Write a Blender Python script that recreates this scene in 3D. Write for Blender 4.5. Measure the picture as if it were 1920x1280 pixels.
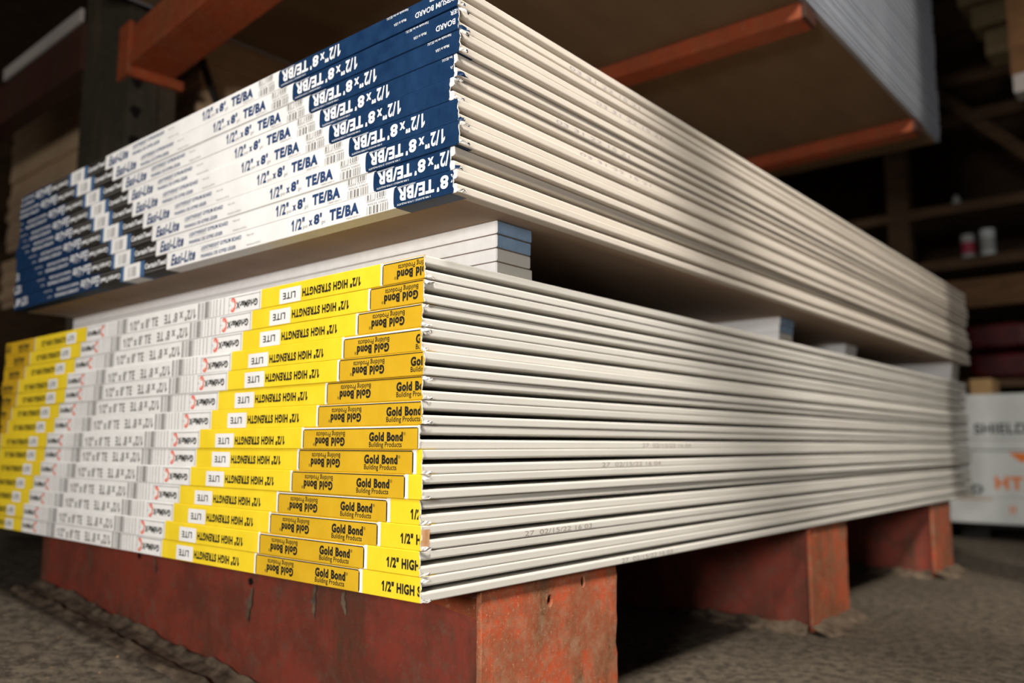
import bpy, bmesh, math, random
import numpy as np
from mathutils import Vector, Matrix

SC = bpy.context.scene
COL = SC.collection
for o in list(bpy.data.objects):
    bpy.data.objects.remove(o)

# ------------------------------------------------------------------ camera
CAM_POS = Vector((0.6338, -0.5986, 0.3643))
YAW, PITCH, ROLL = -0.7075, 0.12475, 0.0012
cam = bpy.data.cameras.new('camera')
cam.sensor_width = 36.0
cam.lens = 29.107
cam.clip_start = 0.02
cam.clip_end = 60
cam.dof.use_dof = True
cam.dof.focus_distance = 0.90
cam.dof.aperture_fstop = 2.9
camo = bpy.data.objects.new('camera', cam)
COL.objects.link(camo)
F = Vector((math.sin(YAW)*math.cos(PITCH), math.cos(YAW)*math.cos(PITCH), math.sin(PITCH)))
R = Vector((math.cos(YAW), -math.sin(YAW), 0))
U = R.cross(F)
R2 = R*math.cos(ROLL) + U*math.sin(ROLL)
U2 = -R*math.sin(ROLL) + U*math.cos(ROLL)
camo.matrix_world = Matrix(((R2.x, U2.x, -F.x, CAM_POS.x), (R2.y, U2.y, -F.y, CAM_POS.y),
                            (R2.z, U2.z, -F.z, CAM_POS.z), (0, 0, 0, 1)))
SC.camera = camo

# ------------------------------------------------------------------ world, lights, exposure
SC.view_settings.view_transform = 'Standard'
SC.view_settings.look = 'None'
SC.view_settings.exposure = 0.37
SC.view_settings.gamma = 1.0
SC.view_settings.use_curve_mapping = False
w = bpy.data.worlds.new('world')
SC.world = w
w.use_nodes = True
w.node_tree.nodes['Background'].inputs[0].default_value = (1.0, 0.86, 0.72, 1)
w.node_tree.nodes['Background'].inputs[1].default_value = 0.006

def area(name, loc, target, size, power, color, size_y=None, spread=None):
    l = bpy.data.lights.new(name, 'AREA')
    l.size = size
    if size_y:
        l.shape = 'RECTANGLE'
        l.size_y = size_y
    l.energy = power
    l.color = color
    if spread:
        l.spread = spread
    o = bpy.data.objects.new(name, l)
    COL.objects.link(o)
    o.location = loc
    o.rotation_euler = (Vector(target) - Vector(loc)).to_track_quat('-Z', 'Y').to_euler()
    return o

area('work_lamp', (0.66, -1.78, 0.62), (-0.1, 0.1, 0.60), 0.32, 30, (1.0, 0.96, 0.91))
area('overhead_lamp', (1.20, -0.70, 2.6), (0.0, 0.3, 0.4), 0.45, 36, (1.0, 0.95, 0.88), None, math.radians(120))
area('aisle_lamp', (1.5, 0.8, 2.7), (0.1, 1.7, 0.3), 0.22, 15, (1.0, 0.93, 0.82), None, math.radians(110))
area('doorway_light', (5.5, -1.0, 1.7), (-0.5, 2.0, 1.2), 1.6, 9, (0.80, 0.90, 1.0), 2.4)

# ------------------------------------------------------------------ materials
def nmat(name):
    m = bpy.data.materials.new(name)
    m.use_nodes = True
    nt = m.node_tree
    b = nt.nodes['Principled BSDF']
    b.inputs['Specular IOR Level'].default_value = 0.25
    return m, nt, b

def noise(nt, scale, detail=4, rough=0.55, stretch=None):
    tc = nt.nodes.new('ShaderNodeTexCoord')
    n = nt.nodes.new('ShaderNodeTexNoise')
    n.inputs['Scale'].default_value = scale
    n.inputs['Detail'].default_value = detail
    n.inputs['Roughness'].default_value = rough
    if stretch:
        mp = nt.nodes.new('ShaderNodeMapping')
        mp.inputs['Scale'].default_value = stretch
        nt.links.new(tc.outputs['Object'], mp.inputs[0])
        nt.links.new(mp.outputs[0], n.inputs['Vector'])
    else:
        nt.links.new(tc.outputs['Object'], n.inputs['Vector'])
    return n

def ramp(nt, src, stops):
    r = nt.nodes.new('ShaderNodeValToRGB')
    els = r.color_ramp.elements
    while len(els) < len(stops):
        els.new(0.5)
    for e, (p, c) in zip(els, stops):
        e.position = p
        e.color = (*c, 1) if len(c) == 3 else c
    nt.links.new(src, r.inputs[0])
    return r

def mix(nt, fac, a, b):
    m = nt.nodes.new('ShaderNodeMix')
    m.data_type = 'RGBA'
    if isinstance(fac, float):
        m.inputs[0].default_value = fac
    else:
        nt.links.new(fac, m.inputs[0])
    for s, i in ((a, 6), (b, 7)):
        if isinstance(s, tuple):
            m.inputs[i].default_value = (*s, 1)
        else:
            nt.links.new(s, m.inputs[i])
    return m.outputs[2]

def bump(nt, b, src, strength, dist=0.002):
    bp = nt.nodes.new('ShaderNodeBump')
    bp.inputs['Strength'].default_value = strength
    bp.inputs['Distance'].default_value = dist
    nt.links.new(src, bp.inputs['Height'])
    nt.links.new(bp.outputs[0], b.inputs['Normal'])

def mottled(name, c1, c2, scale=30, rough=0.7, bstr=0.0, bdist=0.001, detail=5, stretch=None, lo=0.35, hi=0.65):
    m, nt, b = nmat(name)
    n = noise(nt, scale, detail, stretch=stretch)
    r = ramp(nt, n.outputs[0], [(lo, c1), (hi, c2)])
    nt.links.new(r.outputs[0], b.inputs['Base Color'])
    b.inputs['Roughness'].default_value = rough
    if bstr:
        bump(nt, b, n.outputs[0], bstr, bdist)
    return m

def plain(name, c, rough=0.6):
    m, nt, b = nmat(name)
    b.inputs['Base Color'].default_value = (*c, 1)
    b.inputs['Roughness'].default_value = rough
    return m

def painted_steel(name, paint, paint2, rust, dust, dust_amt=0.55, scale=9, grain=0.5):
    m, nt, b = nmat(name)
    n1 = noise(nt, scale, 8, 0.65)
    n2 = noise(nt, scale*4.3, 9, 0.7)
    n3 = noise(nt, scale*22, 6, 0.75)
    n5 = noise(nt, scale*10, 10, 0.82)
    n4 = noise(nt, scale*1.6, 8, 0.7, stretch=(1, 1, 0.35))
    base = mix(nt, ramp(nt, n1.outputs[0], [(0.44, (0, 0, 0)), (0.56, (1, 1, 1))]).outputs[0], paint, paint2)
    r = mix(nt, ramp(nt, n4.outputs[0], [(0.50, (0, 0, 0)), (0.66, (1, 1, 1))]).outputs[0], base, rust)
    d = ramp(nt, n2.outputs[0], [(dust_amt, (0, 0, 0)), (dust_amt+0.17, (0.55, 0.55, 0.55))])
    r2 = mix(nt, d.outputs[0], r, dust)
    d5 = ramp(nt, n5.outputs[0], [(0.44, (0, 0, 0)), (0.68, (grain, grain, grain))])
    r2 = mix(nt, d5.outputs[0], r2, tuple(0.55*a+0.45*c for a, c in zip(rust, dust)))
    sp = ramp(nt, n3.outputs[0], [(0.585, (0, 0, 0)), (0.67, (grain*.85, grain*.85, grain*.85))])
    r3 = mix(nt, sp.outputs[0], r2, tuple(min(1, x*1.5) for x in dust))
    nt.links.new(r3, b.inputs['Base Color'])
    b.inputs['Roughness'].default_value = 0.62
    bump(nt, b, n5.outputs[0], 0.45, 0.003)
    return m

MAT = {}
MAT['yellow'] = mottled('yellow_paper', (0.84, 0.605, 0.022), (0.91, 0.67, 0.032), 25, 0.5, 0.22, 0.0016)
MAT['gold'] = mottled('gold_paper', (0.60, 0.355, 0.014), (0.66, 0.40, 0.020), 25, 0.5, 0.22, 0.0016)
MAT['white'] = mottled('white_paper', (0.80, 0.785, 0.765), (0.86, 0.85, 0.835), 25, 0.5, 0.22, 0.0016)
MAT['blue'] = mottled('blue_paper', (0.006, 0.025, 0.072), (0.011, 0.038, 0.100), 40, 0.45, 0.22, 0.0016)
MAT['navy_ink'] = plain('navy_ink', (0.018, 0.050, 0.14), 0.55)
MAT['stripe_blue'] = plain('stripe_blue_ink', (0.06, 0.13, 0.26), 0.55)
MAT['black_ink'] = plain('black_ink', (0.022, 0.020, 0.016), 0.55)
MAT['black_paper'] = mottled('black_paper', (0.020, 0.017, 0.015), (0.035, 0.030, 0.026), 40, 0.5)
MAT['grey_ink'] = plain('grey_ink', (0.20, 0.19, 0.18), 0.6)
MAT['pale_ink'] = plain('pale_grey_ink', (0.36, 0.35, 0.34), 0.6)
MAT['red_ink'] = plain('red_ink', (0.80, 0.16, 0.10), 0.6)
MAT['white_ink'] = plain('white_ink', (0.82, 0.82, 0.82), 0.55)
MAT['ivory'] = mottled('ivory_face_paper', (0.555, 0.495, 0.425), (0.615, 0.555, 0.48), 14, 0.75, 0.06, 0.0006, stretch=(1, 0.25, 1))
MAT['cool_ivory'] = mottled('cool_ivory_face_paper', (0.565, 0.537, 0.485), (0.635, 0.607, 0.555), 14, 0.75, 0.06, 0.0006, stretch=(1, 0.25, 1))
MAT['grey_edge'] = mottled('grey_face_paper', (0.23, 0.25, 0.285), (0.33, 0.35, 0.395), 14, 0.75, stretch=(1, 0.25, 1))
MAT['back_paper'] = mottled('brown_back_paper', (0.34, 0.245, 0.178), (0.40, 0.29, 0.215), 9, 0.8, stretch=(1, 0.3, 1))
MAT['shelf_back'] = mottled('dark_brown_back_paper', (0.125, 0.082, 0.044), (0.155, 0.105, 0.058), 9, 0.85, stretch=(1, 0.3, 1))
MAT['back_grey'] = mottled('grey_back_paper', (0.30, 0.25, 0.20), (0.36, 0.30, 0.25), 9, 0.8, stretch=(1, 0.3, 1))
MAT['gypsum'] = mottled('raw_gypsum', (0.86, 0.845, 0.83), (0.92, 0.91, 0.90), 60, 0.9, 0.1, 0.0005)
MAT['torn'] = mottled('torn_paper_fibre', (0.34, 0.32, 0.29), (0.64, 0.62, 0.59), 240, 0.9)
MAT['torn_tan'] = mottled('torn_tan_paper', (0.50, 0.27, 0.12), (0.60, 0.34, 0.17), 160, 0.85)
MAT['stamp'] = plain('stamp_ink', (0.28, 0.24, 0.21), 0.7)
MAT['stamp_violet'] = plain('stamp_violet_ink', (0.36, 0.32, 0.33), 0.7)
MAT['spacer_blue'] = mottled('spacer_blue_paper', (0.21, 0.31, 0.45), (0.25, 0.36, 0.51), 60, 0.7)
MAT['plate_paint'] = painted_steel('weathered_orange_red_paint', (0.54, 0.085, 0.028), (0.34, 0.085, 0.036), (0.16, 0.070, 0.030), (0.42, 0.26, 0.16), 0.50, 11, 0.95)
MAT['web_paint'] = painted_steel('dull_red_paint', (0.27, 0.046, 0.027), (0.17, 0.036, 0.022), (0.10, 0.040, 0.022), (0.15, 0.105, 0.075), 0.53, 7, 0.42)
MAT['orange_paint'] = painted_steel('orange_rack_paint', (0.31, 0.052, 0.014), (0.25, 0.045, 0.014), (0.22, 0.06, 0.02), (0.40, 0.22, 0.12), 0.62, 5)
MAT['green_paint'] = painted_steel('dark_green_rack_paint', (0.030, 0.028, 0.020), (0.038, 0.033, 0.022), (0.07, 0.05, 0.03), (0.10, 0.09, 0.07), 0.6, 5)
MAT['dark_red_paint'] = painted_steel('dark_maroon_paint', (0.055, 0.018, 0.012), (0.045, 0.018, 0.012), (0.05, 0.025, 0.015), (0.08, 0.05, 0.04), 0.65, 5)
MAT['recess_shade'] = plain('painted_recess_shade', (0.004, 0.003, 0.003), 0.9)  # near-black colour stands in for the shade inside holes, slots and grooves
MAT['timber'] = mottled('dark_timber', (0.060, 0.034, 0.018), (0.11, 0.062, 0.032), 6, 0.8, 0.2, 0.002, stretch=(1, 1, 7))
MAT['timber_mid'] = mottled('brown_timber', (0.13, 0.062, 0.024), (0.20, 0.10, 0.042), 6, 0.8, 0.2, 0.002, stretch=(1, 1, 7))
MAT['timber_rail'] = mottled('dark_brown_timber', (0.10, 0.050, 0.021), (0.15, 0.080, 0.036), 6, 0.8, 0.2, 0.002, stretch=(1, 1, 7))
MAT['timber_pale'] = mottled('pale_timber', (0.30, 0.22, 0.11), (0.40, 0.30, 0.16), 6, 0.8, stretch=(1, 1, 7))
MAT['tan_board'] = mottled('tan_board_edges', (0.50, 0.345, 0.21), (0.62, 0.44, 0.28), 5, 0.85, stretch=(1, 1, 9))
MAT['pale_board'] = mottled('pale_board_edges', (0.46, 0.36, 0.22), (0.58, 0.47, 0.31), 5, 0.85, stretch=(1, 1, 9))
MAT['wrap'] = mottled('white_plastic_wrap', (0.52, 0.54, 0.53), (0.66, 0.68, 0.67), 5, 0.35)
MAT['orange_ink'] = plain('orange_ink', (0.75, 0.19, 0.03), 0.5)
MAT['dark_ink'] = plain('dark_print_ink', (0.035, 0.040, 0.045), 0.5)
MAT['red_sack'] = mottled('dark_red_plastic', (0.035, 0.002, 0.003), (0.075, 0.003, 0.005), 9, 0.5)
MAT['can_white'] = plain('can_white', (0.62, 0.66, 0.68), 0.4)
MAT['can_grey'] = plain('can_grey', (0.36, 0.37, 0.36), 0.4)
MAT['can_red'] = plain('can_red_print', (0.35, 0.04, 0.07), 0.4)
MAT['card'] = mottled('brown_cardboard', (0.36, 0.22, 0.10), (0.44, 0.28, 0.13), 8, 0.8)
MAT['black_void'] = plain('black_pallet_plastic', (0.012, 0.011, 0.010), 0.7)
MAT['pale_metal'] = plain('pale_label_strip', (0.42, 0.38, 0.36), 0.5)
MAT['strap'] = plain('dark_strap', (0.015, 0.012, 0.010), 0.5)

def floor_material():
    m, nt, b = nmat('dirty_concrete')
    a = noise(nt, 3.2, 8, 0.6)
    c = noise(nt, 48, 10, 0.75)
    d = noise(nt, 105, 6, 0.75)
    base = ramp(nt, a.outputs[0], [(0.3, (0.085, 0.067, 0.047)), (0.7, (0.135, 0.110, 0.080))]).outputs[0]
    g = mix(nt, ramp(nt, c.outputs[0], [(0.42, (1, 1, 1)), (0.56, (0, 0, 0))]).outputs[0], base, (0.040, 0.030, 0.021))
    s = mix(nt, ramp(nt, d.outputs[0], [(0.57, (0, 0, 0)), (0.68, (0.75, 0.75, 0.75))]).outputs[0], g, (0.25, 0.20, 0.14))
    nt.links.new(s, b.inputs['Base Color'])
    b.inputs['Roughness'].default_value = 0.9
    bump(nt, b, c.outputs[0], 0.5, 0.004)
    return m
MAT['floor'] = floor_material()
MAT['dirt'] = mottled('caked_dirt', (0.045, 0.032, 0.022), (0.17, 0.125, 0.085), 38, 0.95, 0.8, 0.004, detail=9)

# ------------------------------------------------------------------ mesh helpers
class MB:
    """collects polygons with materials; build() links them as one mesh object"""
    def __init__(self):
        self.v, self.f, self.m, self.mats = [], [], [], []
    def mi(self, mat):
        if mat not in self.mats:
            self.mats.append(mat)
        return self.mats.index(mat)
    def add(self, verts, faces, mat):
        o = len(self.v)
        self.v += [tuple(p) for p in verts]
        k = self.mi(mat)
        for f in faces:
            self.f.append(tuple(i+o for i in f))
            self.m.append(k)
    def quad(self, a, b, c, d, mat):
        self.add([a, b, c, d], [(0, 1, 2, 3)], mat)
    def box(self, x0, x1, y0, y1, z0, z1, mat, bev=0.0):
        if bev <= 0:
            vs = [(x, y, z) for x in (x0, x1) for y in (y0, y1) for z in (z0, z1)]
            self.add(vs, [(0, 1, 3, 2), (4, 6, 7, 5), (0, 4, 5, 1), (2, 3, 7, 6), (0, 2, 6, 4), (1, 5, 7, 3)], mat)
            return
        bm = bmesh.new()
        bmesh.ops.create_cube(bm, size=1)
        for v in bm.verts:
            v.co = Vector(((x0+x1)/2+v.co.x*(x1-x0), (y0+y1)/2+v.co.y*(y1-y0), (z0+z1)/2+v.co.z*(z1-z0)))
        bmesh.ops.bevel(bm, geom=bm.edges[:], offset=bev, segments=2, affect='EDGES', profile=0.6)
        bm.verts.index_update()
        self.add([v.co.copy() for v in bm.verts], [[v.index for v in f.verts] for f in bm.faces], mat)
        bm.free()
    def extrude_y(self, prof, y0, y1, mats, cap):
        """closed (x,z) profile, counter-clockwise seen from -Y, swept along Y; mats one per edge"""
        n = len(prof)
        vs = [(x, y0, z) for x, z in prof] + [(x, y1, z) for x, z in prof]
        for i in range(n):
            j = (i+1) % n
            self.add([vs[i], vs[j], vs[n+j], vs[n+i]], [(0, 3, 2, 1)], mats[i])
        self.add(vs[:n], [tuple(range(n))], cap)
        self.add(vs[n:], [tuple(reversed(range(n)))], cap)
    def tube(self, pts, r, mat, seg=6):
        rings = []
        for i, p in enumerate(pts):
            p = Vector(p)
            d = (Vector(pts[min(i+1, len(pts)-1)]) - Vector(pts[max(i-1, 0)])).normalized()
            a = d.orthogonal().normalized()
            b = d.cross(a)
            rings.append([p + (a*math.cos(t) + b*math.sin(t))*r for t in [2*math.pi*k/seg for k in range(seg)]])
        vs = [v for q in rings for v in q]
        fs = []
        for i in range(len(pts)-1):
            for k in range(seg):
                k2 = (k+1) % seg
                fs.append((i*seg+k, i*seg+k2, (i+1)*seg+k2, (i+1)*seg+k))
        fs.append(tuple(reversed(range(seg))))
        fs.append(tuple(range((len(pts)-1)*seg, len(pts)*seg)))
        self.add(vs, fs, mat)
    def lathe(self, prof, mat, seg=24, cx=0, cy=0):
        vs = [(cx + r*math.cos(2*math.pi*k/seg), cy + r*math.sin(2*math.pi*k/seg), z) for r, z in prof for k in range(seg)]
        fs = []
        for i in range(len(prof)-1):
            for k in range(seg):
                k2 = (k+1) % seg
                fs.append((i*seg+k, i*seg+k2, (i+1)*seg+k2, (i+1)*seg+k))
        fs.append(tuple(reversed(range(seg))))
        fs.append(tuple(range((len(prof)-1)*seg, len(prof)*seg)))
        self.add(vs, fs, mat)
    def mesh(self, name):
        me = bpy.data.meshes.new(name)
        me.from_pydata(self.v, [], self.f)
        for k in self.mats:
            me.materials.append(MAT[k])
        me.polygons.foreach_set('material_index', self.m)
        me.update()
        return me
    def build(self, name, parent=None, loc=(0, 0, 0)):
        return obj(name, self.mesh(name), parent, loc)

def obj(name, me, parent=None, loc=(0, 0, 0)):
    o = bpy.data.objects.new(name, me)
    COL.objects.link(o)
    o.location = loc
    if parent is not None:
        o.parent = parent
    return o

def tag(o, label, cat, group=None, kind=None):
    o['label'] = label
    o['category'] = cat
    if group:
        o['group'] = group
    if kind:
        o['kind'] = kind
    return o

def empty(name, loc, label, cat, group=None, rz=0.0):
    o = bpy.data.objects.new(name, None)
    COL.objects.link(o)
    o.empty_display_size = 0.05
    o.location = loc
    o.rotation_euler = (0, 0, rz)
    return tag(o, label, cat, group)

def struct(o):
    o['kind'] = 'structure'
    return o

# ------------------------------------------------------------------ lettering
_TXT = {}
def glyphs(s, bold=0.0, shear=0.0):
    key = (s, bold, shear)
    if key not in _TXT:
        cu = bpy.data.curves.new('lettering', 'FONT')
        cu.body = s
        cu.size = 1.0
        cu.resolution_u = 4
        cu.offset = bold
        cu.shear = shear
        cu.space_character = 1.0 + bold*2.2
        cu.fill_mode = 'FRONT'
        o = bpy.data.objects.new('lettering', cu)
        COL.objects.link(o)
        dg = bpy.context.evaluated_depsgraph_get()
        me = o.evaluated_get(dg).to_mesh()
        v = np.array([(p.co.x, p.co.y) for p in me.vertices], float).reshape(-1, 2)
        f = [tuple(p.vertices) for p in me.polygons]
        o.evaluated_get(dg).to_mesh_clear()
        bpy.data.objects.remove(o)
        bpy.data.curves.remove(cu)
        if s.startswith('1/2'):              # the figure one gets its flag
            k = v[:, 0] < v[:, 0].min() + 0.16
            x0, tp = v[:, 0].min(), v[k][:, 1].max()
            n0 = len(v)
            v = np.vstack([v, [(x0+.03, tp), (x0-.17, tp-.17), (x0-.17, tp-.30-bold), (x0+.03, tp-.17-bold)]])
            f.append((n0, n0+1, n0+2, n0+3))
        if len(v):
            lo, hi = v.min(0), v.max(0)
            v = (v - lo)/np.maximum(hi - lo, 1e-6) - 0.5
        _TXT[key] = (v, f)
    return _TXT[key]

class Print:
    """flat printing in (x, z) millimetres, laid on a paper face looking towards -Y"""
    def __init__(self):
        self.items = []
    def text(self, s, x0, x1, zc, h, mat, flip=False, bold=0.0, shear=0.0, lay=2):
        v, f = glyphs(s, bold, shear)
        sg = -1 if flip else 1
        pts = [((x0+x1)/2 + sg*a*(x1-x0), zc + sg*b*h) for a, b in v]
        self.items.append((pts, f, mat, lay))
    def rect(self, x0, x1, z0, z1, mat, lay=1):
        self.items.append(([(x0, z0), (x1, z0), (x1, z1), (x0, z1)], [(0, 1, 2, 3)], mat, lay))
    def poly(self, pts, mat, lay=1):
        self.items.append((pts, [tuple(range(len(pts)))], mat, lay))
    def bars(self, x0, x1, z0, z1, mat, seed, n=16, lay=1):
        r = random.Random(seed)
        ws = [r.choice((0.5, 0.5, 1, 1.6, 2.4)) for _ in range(2*n)]
        s = (x1-x0)/sum(ws)
        x = x0
        for i, q in enumerate(ws):
            if i % 2 == 0:
                self.rect(x, x+q*s, z0, z1, mat, lay)
            x += q*s

def clip_poly(pts, ax, lim, keep_less):
    out = []
    n = len(pts)
    for i in range(n):
        a, b = pts[i], pts[(i+1) % n]
        ia = (a[ax] <= lim) == keep_less or a[ax] == lim
        ib = (b[ax] <= lim) == keep_less or b[ax] == lim
        if ia:
            out.append(a)
        if ia != ib:
            t = (lim-a[ax])/(b[ax]-a[ax])
            out.append((a[0]+t*(b[0]-a[0]), a[1]+t*(b[1]-a[1])))
    return out

def lay_print(mb, pr, xmin, xmax, zmin, zmax, place):
    """clips the print to the paper and lays it with place(x_mm, z_mm, layer)"""
    for pts, faces, mat, lay in pr.items:
        xs = [q[0] for q in pts]
        zs = [q[1] for q in pts]
        if not pts or max(xs) < xmin or min(xs) > xmax or max(zs) < zmin or min(zs) > zmax:
            continue
        inside = min(xs) >= xmin and max(xs) <= xmax and min(zs) >= zmin and max(zs) <= zmax
        if inside:
            mb.add([place(a, b, lay) for a, b in pts], faces, mat)
            continue
        for f in faces:
            q = [pts[i] for i in f]
            for ax, lim, kl in ((0, xmax, True), (0, xmin, False), (1, zmax, True), (1, zmin, False)):
                if q:
                    q = clip_poly(q, ax, lim, kl)
            if len(q) >= 3:
                mb.add([place(a, b, lay) for a, b in q], [tuple(range(len(q)))], mat)

# ------------------------------------------------------------------ drywall bundles
W, L, T = 1.2192, 2.4384, 0.0127

def board_profile():
    """one sheet, printed face up, tapered long edges; (x,z) counter-clockwise from -Y"""
    right = [(-0.0130, 0.0), (-0.0016, 0.0), (-0.0008, 0.0002), (-0.00025, 0.0008), (0.0, 0.0016),
             (0.0, 0.0076), (-0.0004, 0.0088), (-0.0014, 0.0097), (-0.0030, 0.0101), (-0.058, T)]
    left = [(-W - x, z) for x, z in reversed(right)]
    return right + left

def board_mesh(name, face, back, stamps=()):
    prof = board_profile()
    n = len(prof)
    mats = [face]*n
    mats[n-1] = back
    mb = MB()
    mb.extrude_y(prof, 0.0, L, mats, 'gypsum')
    for s, y0, y1, zc, h, mat in stamps:
        v, f = glyphs(s, 0.0, 0.0)
        mb.add([(0.00012, (y0+y1)/2 + a*(y1-y0), zc + b*h) for a, b in v], f, mat)
    return mb.mesh(name)

H_ROW_LOW = 0.3614/14
H_ROW_UP = 0.2327/9

def tape_mesh(name, segs, pr, h, rng, xl=-W-0.0006, xr=0.0008, flap=0.023):
    """printed end tape folded round the end of a bundle; segs = [(x_left_mm, material)...] right to left"""
    mb = MB()
    rc = 0.0009
    yo = -0.0007
    zb, zt = 0.00005, h - 0.00005
    prof = [(flap, zb), (yo+rc, zb)]
    for k in range(1, 4):
        a = math.pi/2*k/4
        prof.append((yo+rc-rc*math.sin(a), zb+rc-rc*math.cos(a)))
    prof.append((yo, zb+rc))
    nf = 7
    for k in range(1, nf):
        prof.append((yo, zb+rc+(zt-zb-2*rc)*k/nf))
    prof.append((yo, zt-rc))
    for k in range(1, 4):
        a = math.pi/2*k/4
        prof.append((yo+rc-rc*math.cos(a), zt-rc+rc*math.sin(a)))
    prof += [(yo+rc, zt), (flap, zt)]
    xs = [xr]
    ms = []
    for xm, mat in segs:
        x = max(xm*0.001, xl)
        if x < xs[-1] - 1e-5:
            if xs[-1] - x > 0.004 and len(xs) == 1:
                xs.append(xs[0]-0.003)
                ms.append(mat)
            xs.append(x)
            ms.append(mat)
        if x <= xl + 1e-6:
            break
    rows = []
    for i, x in enumerate(xs):
        row = []
        for j, (y, z) in enumerate(prof):
            dx = 0.0
            if i == 0:
                dx = rng.uniform(-0.0016, 0.0010)
            elif i == len(xs)-1:
                dx = rng.uniform(-0.0008, 0.0012)
            if i == 0 and (j < 3 or j > len(prof)-4):
                dx = -0.0026
            row.append((x+dx, y, z))
        rows.append(row)
    for i in range(len(xs)-1):
        a, b = rows[i+1], rows[i]
        for j in range(len(prof)-1):
            mb.add([a[j], b[j], b[j+1], a[j+1]], [(0, 1, 2, 3)], ms[i])
    # torn fibre rim along the cut edge
    for j in range(4, len(prof)-5):
        p, q = rows[0][j], rows[0][j+1]
        mb.quad(p, (p[0]+rng.uniform(.0002, .0009), p[1]+0.0009, p[2]), (q[0]+rng.uniform(.0002, .0009), q[1]+0.0009, q[2]), q, 'torn')
    zc = h*500
    lim = h*500 - 1.15
    lay_print(mb, pr, xl*1000+1, xr*1000-1.7, -lim, lim,
              lambda a, b, lay: (a*0.001, yo-0.00005-0.00007*lay, (b+zc)*0.001))
    return mb.mesh(name)

def tab_mesh(rng, mats, size=1.0):
    """a torn, crumpled flap of paper poking out at a seam"""
    mb = MB()
    n, m = 6, 3
    ln = rng.uniform(0.010, 0.017)*size
    g = []
    for i in range(n):
        row = []
        t = i/(n-1)
        for j in range(m):
            s = j/(m-1) - 0.5
            row.append((0.0006 + 0.0030*size*math.sin(t*2.6)*rng.uniform(.6, 1.3) + rng.uniform(0, .0008),
                        -0.0008 + ln*t,
                        max(0.0002, 0.0026 + s*0.0042*size*(1-0.45*t) + rng.uniform(-.0009, .0009) - 0.0008*t)))
        g.append(row)
    for i in range(n-1):
        for j in range(m-1):
            k = mats[0] if (i < n-3 or j == 0) and rng.random() < 0.93 else mats[1]
            mb.add([g[i][j], g[i+1][j], g[i+1][j+1], g[i][j+1]], [(0, 1, 2, 3)], k)
    return mb.mesh('torn_tab')

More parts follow.
